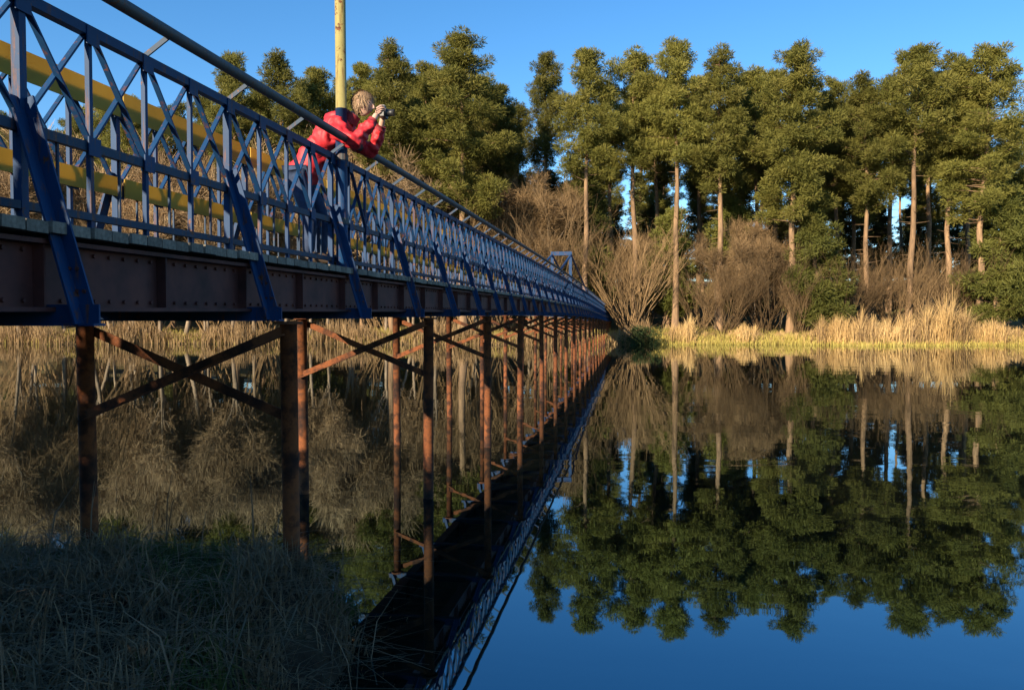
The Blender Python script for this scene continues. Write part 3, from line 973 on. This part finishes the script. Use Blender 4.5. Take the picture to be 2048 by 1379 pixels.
# near bank, in shade: short green grass, matted brown straw, dead stems and leaf litter
def bank_points(n):
    xs = RNG.uniform(-7.5, -0.5, n)
    ys = RNG.uniform(1.2, 6.5, n)
    k = near_signed(xs, ys) > -0.22
    return xs[k], ys[k]
xs, ys = bank_points(60000)
pat = np.sin(xs * 1.7 + 1.0) * np.sin(ys * 2.1 + xs) + 0.5 * np.sin(xs * 5.1 + ys * 3.3) + RNG.normal(0, 0.3, len(xs))
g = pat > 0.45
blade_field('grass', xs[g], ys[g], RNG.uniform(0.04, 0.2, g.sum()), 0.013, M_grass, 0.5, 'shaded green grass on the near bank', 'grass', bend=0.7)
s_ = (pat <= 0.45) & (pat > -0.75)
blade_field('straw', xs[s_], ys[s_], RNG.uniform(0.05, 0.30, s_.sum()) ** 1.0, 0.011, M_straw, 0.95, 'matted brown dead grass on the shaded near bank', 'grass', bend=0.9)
xs, ys = bank_points(420)
k = np.sin(xs * 1.3 + 2.0) * np.sin(ys * 1.9) > -0.2
blade_field('dead_stems', xs[k], ys[k], RNG.uniform(0.25, 0.75, k.sum()), 0.012, M_stem, 0.45, 'thin dead weed stems sticking out of the near bank', 'weeds', bend=0.2)
xs, ys = bank_points(9000)
n = len(xs)
zs = ground_z(xs, ys) + RNG.uniform(0.005, 0.05, n)
u = RNG.normal(size=(n, 3)) * np.array([1, 1, 0.35])
u /= np.linalg.norm(u, axis=1)[:, None]
w = np.cross(u, np.array([0, 0, 1.0]) + RNG.normal(size=(n, 3)) * 0.3)
sz = RNG.uniform(0.012, 0.032, n)[:, None]
c0 = np.stack([xs, ys, zs], 1)
V = np.stack([c0 - u * sz, c0 + w * sz * 0.55, c0 + u * sz, c0 - w * sz * 0.55], 1).reshape(-1, 3)
lit = link('leaf_litter', np_mesh('leaf_litter', V, np.arange(n * 4).reshape(-1, 4), M_litter))
tag(lit, 'fallen brown leaves scattered over the near bank', 'leaves', kind='stuff')

# evergreen bushes added out of view, left of the camera, to shade the foreground
for (bx, by, hh, lab) in ((-9.2, 1.6, 3.8, 'unseen evergreen bush added to shade the near bank, closest to the water'), (-7.7, 0.4, 3.7, 'unseen evergreen bush added to shade the near bank, second from the water'),
                          (-6.3, -0.5, 3.9, 'unseen evergreen bush added for shade in the middle of the near bank row'), (-5.0, -1.3, 4.7, 'unseen evergreen bush added for shade behind the camera on the left'),
                          (-3.6, -2.0, 4.1, 'unseen evergreen bush added for shade straight behind the camera'), (-2.2, -2.8, 4.0, 'unseen evergreen bush added for shade at the right end of the near bank row')):
    o = empty('evergreen_bush', (bx, by, float(ground_z(bx, by))))
    tag(o, lab, 'bush', 'unseen shading bushes on the near bank')
    cl = [((random.gauss(0, 0.75), random.gauss(0, 0.75), hh * random.uniform(0.1, 0.92)), random.uniform(0.5, 0.85)) for _ in range(46)]
    V, F = blades(cl, 150, 0.7, 0.22, 0.07)
    link('foliage', np_mesh('foliage', V, F, M_bush), o)
    c = MB()
    for _ in range(6):
        a = random.uniform(0, 6.28)
        c.tube([(0, 0, -0.2), (0.4 * math.cos(a), 0.4 * math.sin(a), hh * 0.4), (0.8 * math.cos(a), 0.8 * math.sin(a), hh * 0.8)], [0.06, 0.04, 0.015], 5)
    c.build('stem', M_twig, o, True)

# ------------------------------------------------------------------ the person leaning over the railing
M_skin = mat_noise('skin', 20, [(0.3, (0.50, 0.29, 0.21)), (0.7, (0.60, 0.37, 0.27))], rough=0.5)
M_red = mat_noise('red_jacket', 7, [(0.3, (0.42, 0.012, 0.02)), (0.7, (0.60, 0.025, 0.032))], rough=0.6, bump_s=0.35, bump_d=0.02)
M_navy = mat_noise('dark_trousers', 14, [(0.3, (0.012, 0.024, 0.06)), (0.7, (0.03, 0.055, 0.12))], rough=0.85, bump_s=0.3, bump_d=0.01)
M_hair = mat_noise('sandy_hair', 40, [(0.3, (0.25, 0.155, 0.085)), (0.7, (0.36, 0.235, 0.13))], rough=0.7)
M_black = mat_noise('black_plastic', 30, [(0.3, (0.012, 0.012, 0.013)), (0.7, (0.025, 0.025, 0.027))], rough=0.45)
M_glass = mat_noise('lens_glass', 30, [(0.3, (0.01, 0.01, 0.02)), (0.7, (0.02, 0.02, 0.035))], rough=0.05)
M_shoe = mat_noise('brown_leather', 25, [(0.3, (0.03, 0.02, 0.014)), (0.7, (0.07, 0.045, 0.03))], rough=0.6)

M_cuff = mat_noise('dark_red_trim', 12, [(0.3, (0.16, 0.008, 0.014)), (0.7, (0.24, 0.012, 0.02))], rough=0.75)

def skin_obj(name, verts, edges, radii, root, mat, parent, sub=2):
    me = bpy.data.meshes.new(name)
    me.from_pydata(verts, edges, [])
    me.materials.append(mat)
    o = bpy.data.objects.new(name, me)
    COL.objects.link(o)
    o.parent = parent
    md = o.modifiers.new('skin', 'SKIN')
    md.use_smooth_shade = True
    sv = me.skin_vertices[0].data
    for i, r in enumerate(radii):
        sv[i].radius = r if isinstance(r, tuple) else (r, r)
        sv[i].use_root = (i == root)
    sb = o.modifiers.new('subdivision', 'SUBSURF')
    sb.levels = sb.render_levels = sub
    return o

PY = 7.80
PX = -3.20
PZ = Z_DECK + 0.045 + camber(PY)
person = empty('person', (PX, PY, PZ))
tag(person, 'person in a red jacket and dark trousers leaning over the bridge railing with a camera', 'person')
V3 = [(-0.17, 0, 0.93), (-0.08, 0, 1.06), (0.06, 0, 1.20), (0.24, 0, 1.34), (0.345, 0, 1.44), (0.42, 0, 1.53),      # 0-5 pelvis..neck
      (-0.17, 0.10, 0.88), (0.02, 0.11, 0.49), (-0.01, 0.11, 0.09), (0.16, 0.13, 0.035),                            # 6-9 left leg
      (-0.17, -0.10, 0.88), (-0.03, -0.11, 0.48), (-0.05, -0.11, 0.09), (0.12, -0.13, 0.035),                        # 10-13 right leg
      (0.26, 0.18, 1.35), (0.50, 0.25, 1.17), (0.64, 0.13, 1.41), (0.675, 0.085, 1.50),                               # 14-17 left arm
      (0.26, -0.18, 1.35), (0.48, -0.25, 1.16), (0.635, -0.13, 1.40), (0.67, -0.085, 1.49)]                           # 18-21 right arm
E3 = [(0, 1), (1, 2), (2, 3), (3, 4), (4, 5), (0, 6), (6, 7), (7, 8), (8, 9), (0, 10), (10, 11), (11, 12), (12, 13),
      (3, 14), (14, 15), (15, 16), (16, 17), (3, 18), (18, 19), (19, 20), (20, 21)]
R3 = [0.115, 0.115, 0.12, 0.125, 0.06, 0.052, 0.085, 0.058, 0.04, 0.03, 0.085, 0.058, 0.04, 0.03, 0.06, 0.043, 0.03, 0.032, 0.06, 0.043, 0.03, 0.032]
body = skin_obj('body', V3, E3, R3, 0, M_skin, person)
# head with brow, nose, chin and ears, and bent fingers round the camera: one mesh joined to the figure
hd = MB()
hc = Vector((0.49, 0, 1.61))
tilt = Matrix.Rotation(R(8), 3, 'Y')
def head_pt(th, ph, grow=0.0):
    x = math.sin(th) * math.cos(ph)
    y_ = math.sin(th) * math.sin(ph)
    z = math.cos(th)
    r = Vector((x * 0.098, y_ * 0.076, z * 0.118))
    if z < 0:
        r.y *= 1 + 0.30 * z
        r.x = r.x * (1 + 0.12 * z) + 0.018 * -z
    if x > 0.55 and abs(y_) < 0.35:
        r.x += 0.006
    r += Vector((x * grow, y_ * grow, z * grow))
    return hc + tilt @ r
nth, nph = 14, 20
hv = [head_pt(math.pi * i / nth, 2 * math.pi * k / nph) for i in range(nth + 1) for k in range(nph)]
hf = [(i * nph + k, (i + 1) * nph + k, (i + 1) * nph + (k + 1) % nph, i * nph + (k + 1) % nph) for i in range(nth) for k in range(nph)]
hd.add(hv, hf)
def hp_(x, y_, z):
    return hc + tilt @ Vector((x, y_, z))
hd.tube([hp_(0.095, 0, 0.02), hp_(0.118, 0, -0.012), hp_(0.125, 0, -0.026), hp_(0.100, 0, -0.036)], [0.008, 0.012, 0.016, 0.010], 8)
hd.tube([hp_(0.088, -0.022, -0.066), hp_(0.102, 0, -0.062), hp_(0.088, 0.022, -0.066)], [0.005, 0.009, 0.005], 6)
for sy in (1, -1):
    hd.tube([hp_(-0.005, sy * 0.070, 0.022), hp_(-0.018, sy * 0.088, 0.012), hp_(-0.012, sy * 0.084, -0.022), hp_(0.0, sy * 0.070, -0.03)], [0.009, 0.014, 0.012, 0.006], 7)
# fingers: four over the top of the camera body, thumb below, on each hand
for sy, hx in ((1, 0.665), (-1, 0.655)):
    base = Vector((hx, sy * 0.085, 1.515))
    for f in range(4):
        L = (0.075, 0.085, 0.08, 0.062)[f]
        b0 = base + Vector((0.012, sy * (0.012 - 0.006 * f), 0.02 - 0.018 * f))
        k1 = b0 + Vector((L * 0.55, sy * 0.004, 0.022))
        k2 = k1 + Vector((L * 0.28, -sy * 0.022, 0.004))
        hd.tube([b0, k1, k2, k2 + Vector((0.004, -sy * 0.018, -0.008))], [0.010, 0.0095, 0.0085, 0.006], 7)
    hd.tube([base + Vector((-0.005, -sy * 0.012, 0.0)), base + Vector((0.02, -sy * 0.035, 0.004)), base + Vector((0.035, -sy * 0.05, 0.016))], [0.012, 0.011, 0.008], 7)
hd.build('head', M_skin, body, True)
ev = MB()
for sy in (1, -1):
    c0 = hp_(0.082, sy * 0.034, 0.012)
    ev.tube([c0 + Vector((0, 0, -0.006)), c0, c0 + Vector((0, 0, 0.006))], [0.006, 0.011, 0.006], 8)
ev.build('eyes', M_black, body, True)
# hair cap
hr = MB()
hv, keep = [], []
for i in range(nth + 1):
    for k in range(nph):
        th, ph = math.pi * i / nth, 2 * math.pi * k / nph
        hv.append(head_pt(th, ph, 0.011 + 0.004 * math.sin(5 * ph + 3 * th) + 0.004 * math.sin(11 * ph - 7 * th)))
for i in range(nth):
    for k in range(nph):
        ph = 2 * math.pi * (k + 0.5) / nph
        front_ = math.cos(ph)
        lim = 0.36 if front_ > 0.6 else (0.58 if front_ > -0.1 else 0.80)
        if (i + 0.5) / nth < lim:
            keep.append((i * nph + k, (i + 1) * nph + k, (i + 1) * nph + (k + 1) % nph, i * nph + (k + 1) % nph))
hr.add(hv, keep)
rs = random.Random(5)
for _ in range(900):
    th, ph = math.acos(rs.uniform(-0.45, 1)), rs.uniform(0, 2 * math.pi)
    if th > math.pi * (0.36 if math.cos(ph) > 0.6 else (0.52 if math.cos(ph) > -0.1 else 0.72)):
        continue
    p = head_pt(th, ph, 0.016)
    q = head_pt(min(th + rs.uniform(0.25, 0.6), 2.7), ph + rs.uniform(-0.35, 0.35), 0.024 + rs.uniform(0, 0.02))
    sd = (q - p).cross(p - hc).normalized() * rs.uniform(0.003, 0.006)
    hr.add([p - sd, p + sd, q + sd * 0.3, q - sd * 0.3], [(0, 1, 2, 3)])
hr.build('hair', M_hair, body, True)
# clothes: slightly wider copies of the limbs they cover
JV = [0, 1, 2, 3, 4, 14, 15, 16, 18, 19, 20]
jmap = {v: i for i, v in enumerate(JV)}
jv = [V3[i] for i in JV]
jv[0] = (-0.19, 0, 0.86)
jv[4] = (0.36, 0, 1.455)
je = [(jmap[a], jmap[b_]) for a, b_ in E3 if a in jmap and b_ in jmap]
jr = [(0.18, 0.175), (0.17, 0.165), (0.178, 0.17), (0.18, 0.165), 0.09, 0.10, 0.082, 0.06, 0.10, 0.082, 0.06]
jacket = skin_obj('jacket', jv, je, jr, 1, M_red, person, sub=3)
crease = bpy.data.textures.new('creases', 'CLOUDS')
crease.noise_scale = 0.06
crease.noise_depth = 2
dm = jacket.modifiers.new('creases', 'DISPLACE')
dm.texture = crease
dm.texture_coords = 'LOCAL'
dm.strength = 0.075
dm.mid_level = 0.5
hood = MB()
hood.tube([(0.33, -0.10, 1.47), (0.24, -0.10, 1.475), (0.17, -0.05, 1.46), (0.16, 0.0, 1.455), (0.17, 0.05, 1.46), (0.24, 0.10, 1.475), (0.33, 0.10, 1.47)], [0.025, 0.052, 0.07, 0.078, 0.07, 0.052, 0.025], 10)
hood.build('hood', M_red, jacket, True)
for sy in (1, -1):
    cf = MB()
    cf.tube([(0.625, sy * 0.138, 1.385), (0.645, sy * 0.125, 1.42)], 0.05, 12)
    cf.build('cuff', M_cuff, jacket, True)
cl_ = MB()
cl_.tube([(0.345, 0, 1.435), (0.385, 0, 1.495), (0.40, 0, 1.515)], [0.092, 0.082, 0.078], 14, cap=False)
cl_.build('collar', M_cuff, jacket, True)
TV = [0, 6, 7, 8, 10, 11, 12]
tmap = {v: i for i, v in enumerate(TV)}
tv = [V3[i] for i in TV]
te = [(tmap[a], tmap[b_]) for a, b_ in E3 if a in tmap and b_ in tmap]
skin_obj('trousers', tv, te, [0.13, 0.105, 0.078, 0.066, 0.105, 0.078, 0.066], 0, M_navy, person)
for ax, ay in ((-0.01, 0.11), (-0.05, -0.11)):
    c = MB()
    c.tube([(ax - 0.075, ay, 0.065), (ax - 0.03, ay, 0.07), (ax + 0.06, ay * 1.08, 0.062), (ax + 0.16, ay * 1.15, 0.056), (ax + 0.225, ay * 1.15, 0.04)], [0.045, 0.066, 0.064, 0.056, 0.03], 10)
    c.build('shoe', M_shoe, person, True)

cam_t = empty('camera_device', (PX + 0.70, PY, PZ + 1.515))
tag(cam_t, 'black camera held up to the face by the person in red', 'camera')
c = MB(); c.box((0, 0, 0), (0.065, 0.145, 0.095)); c.box((0, 0, 0.059), (0.05, 0.055, 0.028)); c.build('camera_body', M_black, cam_t)
c = MB(); c.tube([(0.03, 0, -0.004), (0.06, 0, -0.004), (0.065, 0, -0.004), (0.12, 0, -0.004)], [0.036, 0.036, 0.032, 0.034], 16); c.build('lens', M_black, cam_t, True)
c = MB(); c.tube([(0.121, 0, -0.004), (0.123, 0, -0.004)], 0.028, 16); c.build('front_glass', M_glass, cam_t)
